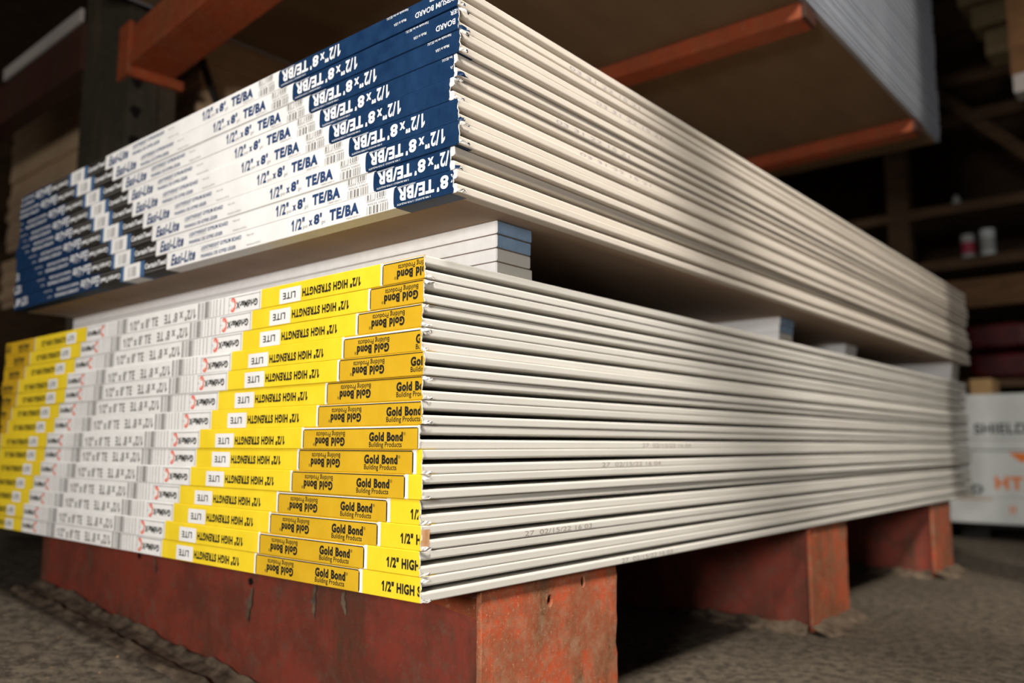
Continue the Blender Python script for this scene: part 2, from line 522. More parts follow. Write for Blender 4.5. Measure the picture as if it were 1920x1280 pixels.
def yellow_tape(g, dz):
    """printing of the yellow brand; g = left end of the gold panel in mm"""
    P = Print()
    E = 12.2
    # gold panel: black outline with white margins
    P.rect(g-4, g+206, E+dz, E+6, 'white', 1)
    P.rect(g-4, g+206, -E-6, -E+dz-1.2, 'white', 1)
    P.rect(g-0.6, g+0.8, -E+dz, E+dz, 'black_ink', 2)
    P.rect(g+199.6, g+201.4, -E+dz, E+dz, 'black_ink', 2)
    P.rect(g-0.2, g+201, E+dz-1.0, E+dz, 'black_ink', 2)
    P.rect(g-0.2, g+201, -E+dz-0.9, -E+dz, 'black_ink', 2)
    for x, sx in ((g-0.5, 1), (g+201.2, -1)):          # rounded panel corners
        for sz in (1, -1):
            zc = sz*E+dz
            P.poly([(x-sx*.1, zc), (x+sx*2.6, zc), (x+sx*1.2, zc-sz*.7), (x+sx*.5, zc-sz*1.6), (x-sx*.1, zc-sz*3)][::sx*sz*-1], 'white', 3)
    for fl in (False, True):
        c = g+100.2
        X = (lambda a, b: (2*c-b, 2*c-a)) if fl else (lambda a, b: (a, b))
        s = -1 if fl else 1
        a, b = X(g+121.5, g+176.7)
        P.text('Gold Bond', a, b, dz+s*2.6, 10.2, 'black_ink', fl, 0.056)
        a, b = X(g+121.5, g+175)
        P.text('Building Products', a, b, dz-s*6.6, 7.4, 'black_ink', fl, 0.012)
        a, b = X(g+177.6, g+181.0)
        P.text('\u00ae', a, b, dz+s*5.6, 3.4, 'black_ink', fl, 0.0)
    # yellow panels left (upside down) and right (upright)
    P.text('1/2" HIGH STRENGTH', g-150.8, g-38.3, dz-1.0, 11.0, 'black_ink', True, 0.050)
    P.text('1/2" HIGH STRENGTH', g+238, g+350.5, dz-0.2, 11.0, 'black_ink', False, 0.050)
    P.rect(g-199.5, g-154, -16, 8.6+dz, 'white', 1)
    P.text('LITE', g-192, g-165, dz-1.2, 8.6, 'black_ink', True, 0.022)
    # grid mark panel
    for fl in (True, False):
        c = g-506.0
        X = (lambda a, b: (a, b)) if fl else (lambda a, b: (2*c-b-6, 2*c-a-6))
        def rx(a, b, z0, z1, m, lay=1):
            p, q = X(g+a, g+b)
            P.rect(p, q, z0, z1, m, lay)
        rx(-244.6, -243.8, -16, 16, 'black_ink')
        rx(-319.0, -318.3, -12, 11.3+dz, 'black_ink')
        rx(-319.0, -244, 10.6+dz, 11.2+dz, 'black_ink')
        p, q = X(g-301, g-249)
        P.text('GridMarX', p, q, dz-0.8*(1 if fl else -1), 9.6, 'black_ink', fl, 0.045)
        p, q = X(g-313.5, g-301.5)
        P.text('C', p, q, dz*0.5, 20, 'red_ink', fl, 0.014)
        p, q = X(g-310.5, g-303.5)
        P.text('C', p, q, dz*0.5, 12, 'red_ink', fl, 0.0)
        p, q = X(g-318, g-313.8)
        P.text('+=', p, q, dz*0.5, 2.6, 'grey_ink', fl, 0.0)
        for k, x in enumerate((-331.5, -341, -350.5, -358.5)):
            z = -11.6
            r = random.Random(k+11)
            while z < 11:
                d = r.uniform(1.2, 3.4)
                rx(x-0.9, x+0.9, z, z+d*0.72, 'grey_ink' if k < 3 else 'pale_ink')
                z += d
        p, q = X(g-401, g-363)
        P.bars(p, q, -16, 16, 'grey_ink', 5, 14)
        p, q = X(g-499.2, g-407)
        P.text('1/2" x 8\' TE', p, q, dz-1.0, 15.0, 'grey_ink', fl, 0.03)
    P.rect(g-857, g-816, -16, 8.6+dz, 'white', 1)
    P.text('LITE', g-850, g-824, dz-1, 8.6, 'black_ink', False, 0.022)
    P.text('1/2" HIGH STRENGTH', g-970.6, g-859.5, dz-1, 11.0, 'black_ink', False, 0.050)
    P.rect(g-1004.6, g-1003.4, -16, 16, 'black_ink', 1)
    for fl in (False, True):
        s = -1 if fl else 1
        P.text('Gold Bond', *((g-1085, g-1030) if not fl else (g-1180, g-1125)), dz+s*2.6, 10.2, 'black_ink', fl, 0.056)
        P.text('Building Products', *((g-1085, g-1031) if not fl else (g-1179, g-1125)), dz-s*6.6, 7.4, 'black_ink', fl, 0.012)
    segs = [(g+206, 'yellow'), (g+200.5, 'white'), (g, 'gold'), (g-4.2, 'white'), (g-241, 'yellow'), (g-773, 'white'),
            (g-1001, 'yellow'), (g-1004, 'white'), (-2000, 'gold')]
    return P, segs

def blue_tape(b, dz):
    """printing of the blue and white brand; b = left end of the blue panel in mm"""
    P = Print()
    pts = []                                              # rounded left end of the blue panel
    for k in range(13):
        t = -1 + 2*k/12
        pts.append((b + 2.2 - 4.6*math.sqrt(max(0, 1-abs(t)**3.2)), t*13.2))
    P.poly([(b+6, 13.2), (b+6, -13.2)][::-1] and ([(b+5, -13.2), (b+5, 13.2)] + pts[::-1]), 'blue', 1)
    def big(o, flip, ink):
        """the large size line; o(x) places a distance from the panel end"""
        for t, a, c, z, h, bd in (('TE/BR', 4.8, 62.9, 1.4, 15.6, 0.042), ("'", 67.2, 70.6, -4.8, 5.0, 0.03), ('8', 72.2, 84.4, 1.6, 15.0, 0.042),
                                  ('x', 87.6, 96.9, 3.6, 9.0, 0.042), ('"', 98.0, 105.4, -4.6, 5.0, 0.03), ('1/2', 106.6, 128.6, 1.4, 16.4, 0.03)):
            P.text(t, o+a, o+c, dz+z, h, ink, flip, bd)
    big(b, True, 'white_ink')
    P.text('2 PER BUNDLE / 2 POR PAQUETE', b+4, b+58, dz-9.6, 2.4, 'white_ink', True, 0.006)
    P.text('10000104547MM', b+4.5, b+33, dz+10.3, 1.9, 'white_ink', True, 0.006)
    P.text('Made in USA', b+227.3, b+248, dz-1.5, 3.4, 'white_ink', True, 0.006)
    P.text('Fabricado en los EE.UU.', b+214, b+251, dz+10.2, 3.0, 'white_ink', True, 0.006)
    P.text('LIGHTWEIGHT GYPSUM BOARD', b+263.2, b+392, dz-2.5, 6.6, 'white_ink', True, 0.016)
    P.text('PANNEAU DE GYPSE L\u00c9GER', b+285, b+392, dz+7.6, 6.6, 'white_ink', True, 0.016)
    # white panel
    P.bars(b-51, b-13, 5.4, 16, 'grey_ink', 3, 15)
    P.text('74547 60000', b-49, b-16, dz+3.9, 2.6, 'grey_ink', True)
    P.text('99534 50800', b-47, b-12, dz-0.2, 2.6, 'grey_ink', False)
    P.bars(b-49, b-10, -16, -2.4, 'grey_ink', 4, 15)
    P.text('TE/BA', b-118, b-62.7, dz+0.2, 14.5, 'navy_ink', False, 0.055)
    P.text("8'", b-149, b-133, dz+0.4, 13.5, 'navy_ink', False, 0.055)
    P.text('x', b-159.4, b-151.6, dz-2.2, 7.4, 'navy_ink', False, 0.055)
    P.text('1/2"', b-196, b-168, dz+0.2, 15.5, 'navy_ink', False, 0.035)
    P.text('po', b-171, b-161.5, dz-6.2, 4.8, 'grey_ink', False)
    P.text('pi', b-133, b-126.3, dz-6.0, 6.4, 'grey_ink', False)
    P.text('1000014547 6', b-86, b-60, dz-9.8, 2.2, 'grey_ink', False)
    P.text('LIGHTWEIGHT GYPSUM BOARD', b-415, b-311, dz+5.2, 5.8, 'navy_ink', False, 0.03)
    P.text('PANNEAU DE GYPSE L\u00c9GER', b-415, b-324, dz-6.0, 6.6, 'navy_ink', False, 0.03)
    P.text('PANEL DE YESO LIGERO', b-415, b-368, dz+0.4, 1.8, 'grey_ink', False)
    P.text('Made in USA', b-298, b-281, dz+5.2, 2.6, 'grey_ink', False)
    P.text('Fabricado en los EE.UU.', b-297, b-264, dz-8.2, 2.6, 'grey_ink', False)
    P.text('Easi-Lite', b-502, b-431, dz-0.4, 17.5, 'navy_ink', False, 0.035, 0.25)
    # black and bar code panels
    P.text('CertainTeed', b-584, b-517, dz+1.6, 9.0, 'white_ink', False, 0.035)
    P.rect(b-584, b-517, dz-8.6, dz-7.6, 'grey_ink', 2)
    P.bars(b-640, b-612, -9, 7, 'pale_ink', 8, 14)
    P.text('CertainTeed', b-740, b-668, dz-1.6, 9.0, 'white_ink', True, 0.035)
    P.rect(b-740, b-668, dz+7.6, dz+8.6, 'grey_ink', 2)
    P.text('Easi-Lite', b-817, b-745, dz+0.4, 17.5, 'white_ink', True, 0.016, 0.25)
    P.text('LIGHTWEIGHT GYPSUM BOARD', b-926, b-826, dz-5.2, 5.8, 'white_ink', True, 0.012)
    P.text('PANNEAU DE GYPSE L\u00c9GER', b-920, b-826, dz+5.2, 6.2, 'white_ink', True, 0.012)
    P.text('Made in USA', b-959, b-942, dz-5.0, 3.0, 'white_ink', True)
    P.text('Fabricado en los EE.UU.', b-978, b-942, dz+7, 2.8, 'white_ink', True)
    big(b-1183.6, True, 'white_ink')
    segs = [(b+2, 'blue'), (b-515, 'white'), (b-586, 'black_paper'), (b-600, 'stripe_blue'), (b-655, 'white'),
            (b-666, 'stripe_blue'), (b-742, 'black_paper'), (-2000, 'blue')]
    return P, segs

ORD = ['first', 'second', 'third', 'fourth', 'fifth', 'sixth', 'seventh', 'eighth', 'ninth', 'tenth', 'eleventh',
       'twelfth', 'thirteenth', 'fourteenth', 'fifteenth', 'sixteenth', 'seventeenth', 'eighteenth', 'nineteenth',
       'twentieth', 'twenty-first', 'twenty-second', 'twenty-third', 'twenty-fourth', 'twenty-fifth', 'twenty-sixth',
       'twenty-seventh', 'twenty-eighth', 'twenty-ninth', 'thirtieth']

ME_LOW = board_mesh('gypsum_board', 'cool_ivory', 'back_grey')
ME_UP = board_mesh('gypsum_board', 'ivory', 'back_paper')
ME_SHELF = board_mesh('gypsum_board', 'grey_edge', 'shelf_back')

def put_boards(root, h, me_lower, me_upper):
    off = (h - 2*T)/2
    a = obj('gypsum_board', me_lower, root, (0, 0, off))
    b = obj('gypsum_board', me_upper, root, (-W, 0, h - off))
    b.rotation_euler = (0, math.pi, 0)
    return a, b

GOLD = [-66.9, -86.9, -105.2, -128.7, -140.9, -161.3, -176.4, -201.3, -213.3, -226.5, -250.9, -268.1, -287.8, -297.3]
GDZ = [-1.3, -0.4, -0.9, -2.2, -0.3, -0.3, -0.8, -1.9, -0.5, -0.5, -1.6, -1.1, -1.1, -0.7]
Z0 = 0.205
rng = random.Random(4)
LOWNOTE = ['topmost bundle, name cut off at the corner', 'second bundle from the top', 'third bundle from the top',
           'fourth bundle from top, white band above gold panel', 'fifth bundle from the top',
           'sixth bundle from the top', 'seventh bundle from the top', 'eighth bundle from top, white band above gold panel',
           'ninth bundle from the top', 'tenth bundle from the top', 'fifth bundle from the bottom', 'fourth bundle from the bottom',
           'third bundle from the bottom, tan scrap on its corner', 'second bundle from the bottom']
LOWNOTE = LOWNOTE[:10] + ['fourth bundle from the bottom', 'third bundle from the bottom, tan scrap on its corner',
                          'second bundle from the bottom', 'lowest bundle, resting on the red beams']
LOWJX = [0.0, -0.001, -0.004, -0.004, 0.001, -0.002, -0.002, -0.004, -0.001, 0.001, -0.003, 0.0, -0.001, 0.001]
for i in range(14):
    root = empty('drywall_bundle', (LOWJX[i], rng.uniform(-.0012, .0004), Z0 + (13-i)*H_ROW_LOW),
                 'yellow-labelled drywall, ' + LOWNOTE[i] + (' of the lower stack' if i < 13 else ''), 'drywall',
                 'yellow-labelled drywall bundles in the lower stack', rng.uniform(-.0006, .0006))
    st_lo = st_up = None
    zc = 0.0045
    me_l, me_u = ME_LOW, ME_LOW
    if i == 11:
        me_l = board_mesh('gypsum_board', 'cool_ivory', 'back_grey', [('27  02/15/22 16 03', 0.167, 0.303, zc, 0.0056, 'stamp')])
    if i == 13:
        me_l = board_mesh('gypsum_board', 'cool_ivory', 'back_grey', [('27  02/15/22 16 03', 0.371, 0.507, zc, 0.0056, 'stamp')])
    if i == 8:
        me_l = board_mesh('gypsum_board', 'cool_ivory', 'back_grey', [('27  02/15/22 16 04', 0.329, 0.481, zc, 0.0056, 'stamp')])
    if i == 7:
        me_l = board_mesh('gypsum_board', 'cool_ivory', 'back_grey', [('27  02/15/22 16 04', 0.437, 0.580, zc, 0.0056, 'stamp')])
    put_boards(root, H_ROW_LOW, me_l, me_u)
    P, segs = yellow_tape(GOLD[i], GDZ[i])
    tp = obj('end_tape', tape_mesh('end_tape', segs, P, H_ROW_LOW, rng), root)
    tp['label'] = 'printed yellow, gold and white paper end tape'
    if i % 3 != 1 or i > 8:
        obj('torn_tab', tab_mesh(rng, ('torn', 'white')), tp)
    if i in (1, 2, 3, 5, 9, 13):
        obj('torn_tab', tab_mesh(rng, ('white', 'torn'), 0.85), tp, (0, 0, H_ROW_LOW-0.0056))
    if i == 11:
        mb = MB()
        for k in range(5):
            a, b2 = -0.0005+k*0.0024, -0.0005+(k+1)*0.0024
            mb.add([(0.0009+0.0004*math.sin(k), a, 0.004), (0.0009+0.0004*math.sin(k+1), b2, 0.0042),
                    (0.0012+0.0004*math.sin(k+1), b2, 0.0215), (0.0012+0.0004*math.sin(k), a, 0.0218)], [(0, 1, 2, 3)], 'torn_tan')
        s = mb.build('paper_scrap', tp)
        s['label'] = 'torn tan paper scrap'

# upper stack, blue brand
BLUE = [-329.3, -296.8, -263.4, -236.7, -212.1, -178.2, -148.8, -128.1, -96.3]
UX, UY, UZ, UT = 0.0390, 0.0062, Z0 + 0.4239, 0.0099
UPNOTE = ['topmost bundle', 'second bundle from the top', 'third bundle from the top', 'fourth bundle from the top',
          'fifth, middle bundle', 'fourth bundle from the bottom', 'third bundle from the bottom',
          'second bundle from the bottom', 'lowest bundle']
UPXR = [.0008, .0008, .0008, -.004, -.006, .0008, .0008, -.0065, -.0045]
UPJX = [-0.001, 0.0015, 0.003, -0.001, -0.004, 0.0015, 0.004, -0.003, 0.0005]
UPST = {0: (0.206, 0.377), 1: (0.264, 0.435), 3: (0.177, 0.347), 4: (0.233, 0.410)}
for i in range(9):
    zz = UZ + (8-i)*H_ROW_UP
    root = empty('drywall_bundle', (UX + UPJX[i], UY + rng.uniform(-.0008, .0008), zz),
                 'blue-and-white-labelled drywall, %s of the upper stack' % UPNOTE[i], 'drywall',
                 'blue-labelled drywall bundles in the upper stack', UT + rng.uniform(-.0006, .0006))
    me_l, me_u = ME_UP, ME_UP
    if i in UPST:
        y0, y1 = UPST[i]
        if i == 0:      # stamped on the upper sheet, which lies face down: mirrored placement
            me_u = board_mesh('gypsum_board', 'ivory', 'back_paper')
            mbs = MB()
        me_l = board_mesh('gypsum_board', 'ivory', 'back_paper', [('03 31 22 15 21', y0, y1, 0.0045, 0.0048, 'stamp_violet')])
    put_boards(root, H_ROW_UP, me_l, me_u)
    if i == 0:
        root.rotation_euler = (0, -0.0022, root.rotation_euler.z)
        root.location.z += 0.0028
    P, segs = blue_tape(BLUE[i], 0.0)
    tp = obj('end_tape', tape_mesh('end_tape', segs, P, H_ROW_UP, rng, xr=UPXR[i]), root)
    tp['label'] = 'printed blue, white and black paper end tape'
    obj('torn_tab', tab_mesh(rng, ('blue', 'torn') if i % 2 else ('torn', 'blue')), tp)
    if i in (1, 2, 4, 6):
        obj('torn_tab', tab_mesh(rng, ('torn', 'blue'), 0.9), tp, (0.0002, 0, H_ROW_UP-0.0056))

# ------------------------------------------------------------------ spacer strips between the stacks
HS = 0.0624/4
def strip_mesh(wy, endmat):
    mb = MB()
    x0, x1 = -1.2, 0.0
    z0, z1 = 0.0002, HS-0.0002
    xs = [(x0, 0), (x0+.002, 0)]
    # outline in plan: raw cut front face, rounded paper-wrapped right end
    r = 0.0012
    mb.quad((x0, 0, z0), (x1-r, 0, z0), (x1-r, 0, z1), (x0, 0, z1), 'gypsum')
    mb.quad((x1-r, wy, z0), (x0, wy, z0), (x0, wy, z1), (x1-r, wy, z1), 'gypsum')
    mb.quad((x0, wy, z0), (x0, 0, z0), (x0, 0, z1), (x0, wy, z1), 'gypsum')
    prof = [(x1-r*1.6, z0), (x1-r*.5, z0+r*.3), (x1, z0+r*1.5), (x1, z1-r*1.5), (x1-r*.5, z1-r*.3), (x1-r*1.6, z1)]
    for k in range(len(prof)-1):
        (xa, za), (xb, zb) = prof[k], prof[k+1]
        mb.quad((xa, 0, za), (xa, wy, za), (xb, wy, zb), (xb, 0, zb), endmat)
    mb.add([(x1-r, 0, z0)] + [(a, 0, z) for a, z in prof] + [(x1-r, 0, z1)], [tuple(range(8))], 'gypsum')
    mb.add([(x1-r, wy, z0)] + [(a, wy, z) for a, z in prof] + [(x1-r, wy, z1)], [tuple(reversed(range(8)))], 'gypsum')
    mb.quad((x0, 0, z1), (x1-r*1.6, 0, z1), (x1-r*1.6, wy, z1), (x0, wy, z1), 'ivory')
    mb.quad((x0, wy, z0), (x1-r*1.6, wy, z0), (x1-r*1.6, 0, z0), (x0, 0, z0), 'back_paper')
    return mb.mesh('spacer_strip')
PILES = [('nearest', 0.116, 0.0635, 0.0, ('spacer_blue', 'spacer_blue', 'cool_ivory', 'cool_ivory')),
         ('second', 1.048, 0.070, -0.045, ('spacer_blue', 'spacer_blue', 'cool_ivory', 'back_paper')),
         ('third', 1.600, 0.085, -0.100, ('gypsum', 'gypsum', 'cool_ivory', 'back_paper')),
         ('farthest', 2.330, 0.080, -0.012, ('cool_ivory', 'cool_ivory', 'cool_ivory', 'cool_ivory'))]
LV = ['top', 'second', 'third', 'bottom']
END = {'spacer_blue': 'blue-ended', 'cool_ivory': 'cream-ended', 'back_paper': 'brown-ended', 'gypsum': 'white-ended'}
rs = random.Random(9)
for nm, y, wy, xr, mats in PILES:
    for k in range(4):
        dy = 0.0035*k if nm == 'nearest' else rs.uniform(-.003, .003)
        o = obj('spacer_strip', strip_mesh(wy + rs.uniform(-.002, .002), mats[k]), None,
                (xr - 0.0032*k*(1 if nm == 'nearest' else 0.6), y + dy, Z0 + 0.3614 + (3-k)*HS + 0.0001))
        o.rotation_euler = (0, 0, rs.uniform(-.002, .002))
        tag(o, '%s %s plasterboard offcut strip in the %s spacer pile between the stacks' % (LV[k], END[mats[k]], nm), 'spacer',
            'plasterboard spacer strips in the %s pile' % nm)

# ------------------------------------------------------------------ red support beams under the lower stack
def plate_mesh(name, y0, y1, z0, z1, holes, x0=-0.015, x1=-0.009, ragged=0.0, seed=1):
    cu = bpy.data.curves.new('plate', 'CURVE')
    cu.dimensions = '2D'
    cu.fill_mode = 'BOTH'
    cu.extrude = (x1-x0)/2
    cu.bevel_depth = 0.0009
    cu.bevel_resolution = 1
    r = random.Random(seed)
    out = []
    n = 14
    for k in range(n):
        out.append((y0 + (y1-y0)*k/n, z0))
    for k in range(n):
        out.append((y1 + (r.uniform(-1, 1)*ragged if k else 0) + (ragged*1.6 if k > n*0.8 else 0), z0 + (z1-z0)*k/n))
    for k in range(n):
        out.append((y1 - (y1-y0)*k/n, z1 - (r.uniform(0, 1)*ragged*.5)))
    for k in range(n):
        out.append((y0 + r.uniform(-.5, .5)*ragged*.5, z1 - (z1-z0)*k/n))
    def sp(pts):
        s = cu.splines.new('POLY')
        s.points.add(len(pts)-1)
        for p, q in zip(s.points, pts):
            p.co = (q[0], q[1], 0, 1)
        s.use_cyclic_u = True
    sp(out)
    for cy, cz, a, b in holes:
        sp([(cy + a*math.cos(t), cz + b*math.sin(t)) for t in [2*math.pi*k/18 for k in range(18)]])
    o = bpy.data.objects.new('plate', cu)
    COL.objects.link(o)
    dg = bpy.context.evaluated_depsgraph_get()
    me = bpy.data.meshes.new_from_object(o.evaluated_get(dg))
    bpy.data.objects.remove(o)
    bpy.data.curves.remove(cu)
    me.name = name
    # plane (x,y) -> (y,z); curve normal +Z -> +X
    for v in me.vertices:
        a, b, c = v.co
        v.co = ((x0+x1)/2 + c, a, b)
    me.materials.clear()
    me.materials.append(MAT['plate_paint'])
    me.update()
    return me

BEAMS = [('nearest', 0.101, 0.368, 0.124, True), ('middle', 1.066, 1.270, 1.085, False), ('farthest', 1.975, 2.172, 1.992, False)]
for n_, (nm, y0, y1, yweb, near) in enumerate(BEAMS):
    root = empty('support_beam', (0, 0, 0), 'red steel beam under the lower drywall stack, %s of the three' % nm, 'steel beam',
                 'red steel beams under the lower drywall stack')
    top = Z0 - 0.0012
    xl, xr = -1.30, -0.0205
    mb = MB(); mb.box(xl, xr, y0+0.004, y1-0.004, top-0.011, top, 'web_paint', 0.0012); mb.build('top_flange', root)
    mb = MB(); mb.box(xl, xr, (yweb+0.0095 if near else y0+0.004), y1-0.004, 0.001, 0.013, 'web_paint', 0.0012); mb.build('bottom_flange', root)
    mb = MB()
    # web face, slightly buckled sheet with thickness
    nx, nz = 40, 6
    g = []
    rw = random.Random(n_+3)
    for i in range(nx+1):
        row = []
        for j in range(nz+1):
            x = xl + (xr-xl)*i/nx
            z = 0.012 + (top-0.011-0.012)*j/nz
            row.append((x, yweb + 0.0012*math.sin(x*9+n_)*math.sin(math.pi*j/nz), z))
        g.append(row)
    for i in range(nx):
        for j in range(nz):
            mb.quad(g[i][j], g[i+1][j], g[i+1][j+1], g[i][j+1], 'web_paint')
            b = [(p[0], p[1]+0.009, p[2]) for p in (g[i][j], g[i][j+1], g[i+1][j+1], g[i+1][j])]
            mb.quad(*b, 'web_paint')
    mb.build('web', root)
    if near:
        mb = MB()          # folded gusset along the top of the web by the end plate
        mb.add([(-0.22, yweb-0.002, top-0.012), (-0.0215, yweb-0.002, top-0.012), (-0.0215, yweb-0.002, top-0.040),
                (-0.22, yweb-0.0005, top-0.012), (-0.0215, yweb-0.0005, top-0.012), (-0.0215, yweb-0.0005, top-0.040)],
               [(0, 2, 1), (3, 4, 5), (0, 1, 4, 3), (1, 2, 5, 4), (2, 0, 3, 5)], 'orange_paint')
        mb.build('gusset', root)
        holes = [(0.224, 0.176, 0.0058, 0.0080), (0.293, 0.1905, 0.0050, 0.0076)]
        pl = obj('end_plate', plate_mesh('end_plate', y0, y1, 0.0015, top, holes, ragged=0.0022, seed=5), root)
        mb = MB(); mb.box(-0.040, -0.0215, 0.20, 0.32, 0.16, top-0.013, 'recess_shade'); mb.build('hole_shade_backing', root)  # added black box, paints the darkness behind the bolt holes
        mb = MB()
        for px, pz, r_ in ((-0.502, 0.160, 0.0055), (-0.86, 0.168, 0.006), (-0.17, 0.178, 0.004)):
            mb.add([(px + r_*math.cos(t)*random.Random(k).uniform(.7, 1.3), yweb-0.0022, pz + r_*math.sin(t)) for k, t in
                    enumerate([2*math.pi*k/14 for k in range(14)])], [tuple(range(14))], 'recess_shade')
        for px, pz, l_ in ((-0.501, 0.150, 0.05), (-0.34, 0.172, 0.045), (-0.275, 0.17, 0.03), (-0.80, 0.17, 0.03)):
            rr = random.Random(int(px*1000))
            lft, rgt = [], []
            for q in range(9):
                t = q/8
                wd = 0.0045*(math.sin(math.pi*min(1, t*.9+.12))**0.8)*rr.uniform(.45, 1.25) + .0006
                cx = px + 0.004*math.sin(t*3+px*9) + rr.uniform(-.0012, .0012)
                lft.append((cx-wd, yweb-0.002, pz-l_*t))
                rgt.append((cx+wd, yweb-0.002, pz-l_*t))
            for q in range(8):
                mb.quad(lft[q], lft[q+1], rgt[q+1], rgt[q], 'dirt')
        mb.build('rust_hole', root)
    else:
        obj('end_plate', plate_mesh('end_plate', y0, y1, 0.0015, top, [], ragged=0.0025, seed=7+n_), root)['label'] = 'battered orange-red end plate'
# ------------------------------------------------------------------ floor, walls, ceiling
def grid_mesh(name, x0, x1, y0, y1, nx, ny, fz, mat):
    mb = MB()
    vs = [(x0+(x1-x0)*i/nx, y0+(y1-y0)*j/ny, fz(x0+(x1-x0)*i/nx, y0+(y1-y0)*j/ny)) for j in range(ny+1) for i in range(nx+1)]
    fs = [(j*(nx+1)+i, j*(nx+1)+i+1, (j+1)*(nx+1)+i+1, (j+1)*(nx+1)+i) for j in range(ny) for i in range(nx)]
    mb.add(vs, fs, mat)
    return mb.mesh(name)
def sm(t):
    t = min(1, max(0, t))
    return t*t*(3-2*t)
def ground(x, y):
    """the old concrete is heaved and silted up towards the left bay"""
    a = 0.088*min(1.15, max(0.0, (-0.42-x)/1.1))
    return a*(1-sm((y-0.30)/0.5))*sm((x+3.2)/1.0)
struct(obj('floor', grid_mesh('floor', -6, 6, -4, 7, 240, 220, ground, 'floor')))
mb = MB(); mb.box(-6, 6, 7, 7.1, 0, 4.2, 'timber'); struct(mb.build('wall_back'))
mb = MB(); mb.box(-6.1, -6, -4, 7.1, 0, 4.2, 'timber'); struct(mb.build('wall_left'))
mb = MB(); mb.box(-6.1, 6, -4, 7.1, 4.2, 4.3, 'timber'); struct(mb.build('ceiling'))

# caked dirt along the near beam and loose chips
mb = MB()
rd = random.Random(21)
nseg = 300
rows = []
def wob(x, k):
    return (math.sin(x*23.1+k*1.7)*.5 + math.sin(x*57.7+k*4.1)*.3 + math.sin(x*131+k*2.3)*.2)
for i in range(nseg+1):
    x = -1.285 + (1.285-0.05)*i/nseg
    g0 = ground(x, 0.10)
    row = []
    for j, (y, hgt) in enumerate(((0.058, 0.0), (0.070, 0.006), (0.079, 0.0085), (0.088, 0.004), (0.104, 0.007), (0.114, 0.013), (0.1192, 0.017))):
        row.append((x, y + (0.004*wob(x, j) if y < .11 else 0), g0 + max(0.0005, hgt*(1 + 0.35*wob(x+.3, j*2)))))
    rows.append(row)
for i in range(nseg):
    for j in range(6):
        mb.quad(rows[i][j], rows[i+1][j], rows[i+1][j+1], rows[i][j+1], 'dirt')
o = mb.build('dirt')
tag(o, 'caked dirt banked up against the face of the nearest red beam', 'dirt', None, 'stuff')
for nm, ya, yb, yw in (('middle', 1.066, 1.270, 1.085), ('farthest', 1.975, 2.172, 1.992)):      # silt round the feet of the other beams
    for where, rim, out in (('web', [(-0.30, yw-.0225), (-0.16, yw-.0225), (-0.055, yw-.0225), (-0.018, yw-.0225)], [(0, -.03), (0, -.04), (0, -.045), (.01, -.042)]),
                            ('end plate', [(-0.007, ya-.02), (-0.007, ya+.05), (-0.007, ya+.10), (-0.007, ya+.15), (-0.007, yb+.01)], [(.04, -.012), (.052, 0), (.042, 0), (.036, 0), (.030, .02)])):
        mb = MB()
        for q in range(len(rim)-1):
            for u in range(6):
                def pt(t, k):
                    x = rim[q][0]+(rim[q+1][0]-rim[q][0])*t
                    y = rim[q][1]+(rim[q+1][1]-rim[q][1])*t
                    dx = out[q][0]+(out[q+1][0]-out[q][0])*t
                    dy = out[q][1]+(out[q+1][1]-out[q][1])*t
                    h = (0.0165, 0.012, 0.006)[k]*(1+.3*wob(x*3+y*2, k)) if k < 3 else 0.0004
                    f = (0, .3, .65, 1.0)[k]*(1+.25*wob(x+y*2, 5+k))
                    return (x+dx*f, y+dy*f, h)
                for k in range(3):
                    mb.quad(pt(u/6, k), pt(u/6, k+1), pt((u+1)/6, k+1), pt((u+1)/6, k), 'dirt')
        tag(mb.build('dirt'), 'caked dirt at the foot of the %s of the %s red beam' % (where, nm), 'dirt', None, 'stuff')

mb = MB()
for k in range(460):
    if k < 150:
        x = rd.uniform(-1.25, -0.15); y = 0.050 - rd.random()**2*0.2
    elif k < 330:
        x = rd.uniform(0.02, 0.5); y = rd.uniform(0.5, 3.0)
    else:
        x = rd.uniform(-1.9, 0.2); y = rd.uniform(-0.25, 0.045)
    s = rd.uniform(0.0008, 0.0028)*(1.7 if k < 40 else 1)
    z = ground(x, y) + 0.0004
    bmv = [(x+rd.uniform(-s, s), y+rd.uniform(-s, s), z+max(0, rd.uniform(-.4, .6))*s) for _ in range(5)]
    mb.add(bmv, [(0, 1, 2), (0, 2, 3), (0, 3, 4), (1, 2, 4), (0, 1, 4), (2, 3, 4)],
           rd.choices(('dirt', 'card', 'gypsum', 'torn_tan'), (16, 4, 0.4, 1))[0])
tag(mb.build('debris'), 'loose chips and crumbs scattered over the dirty concrete floor', 'debris', None, 'stuff')

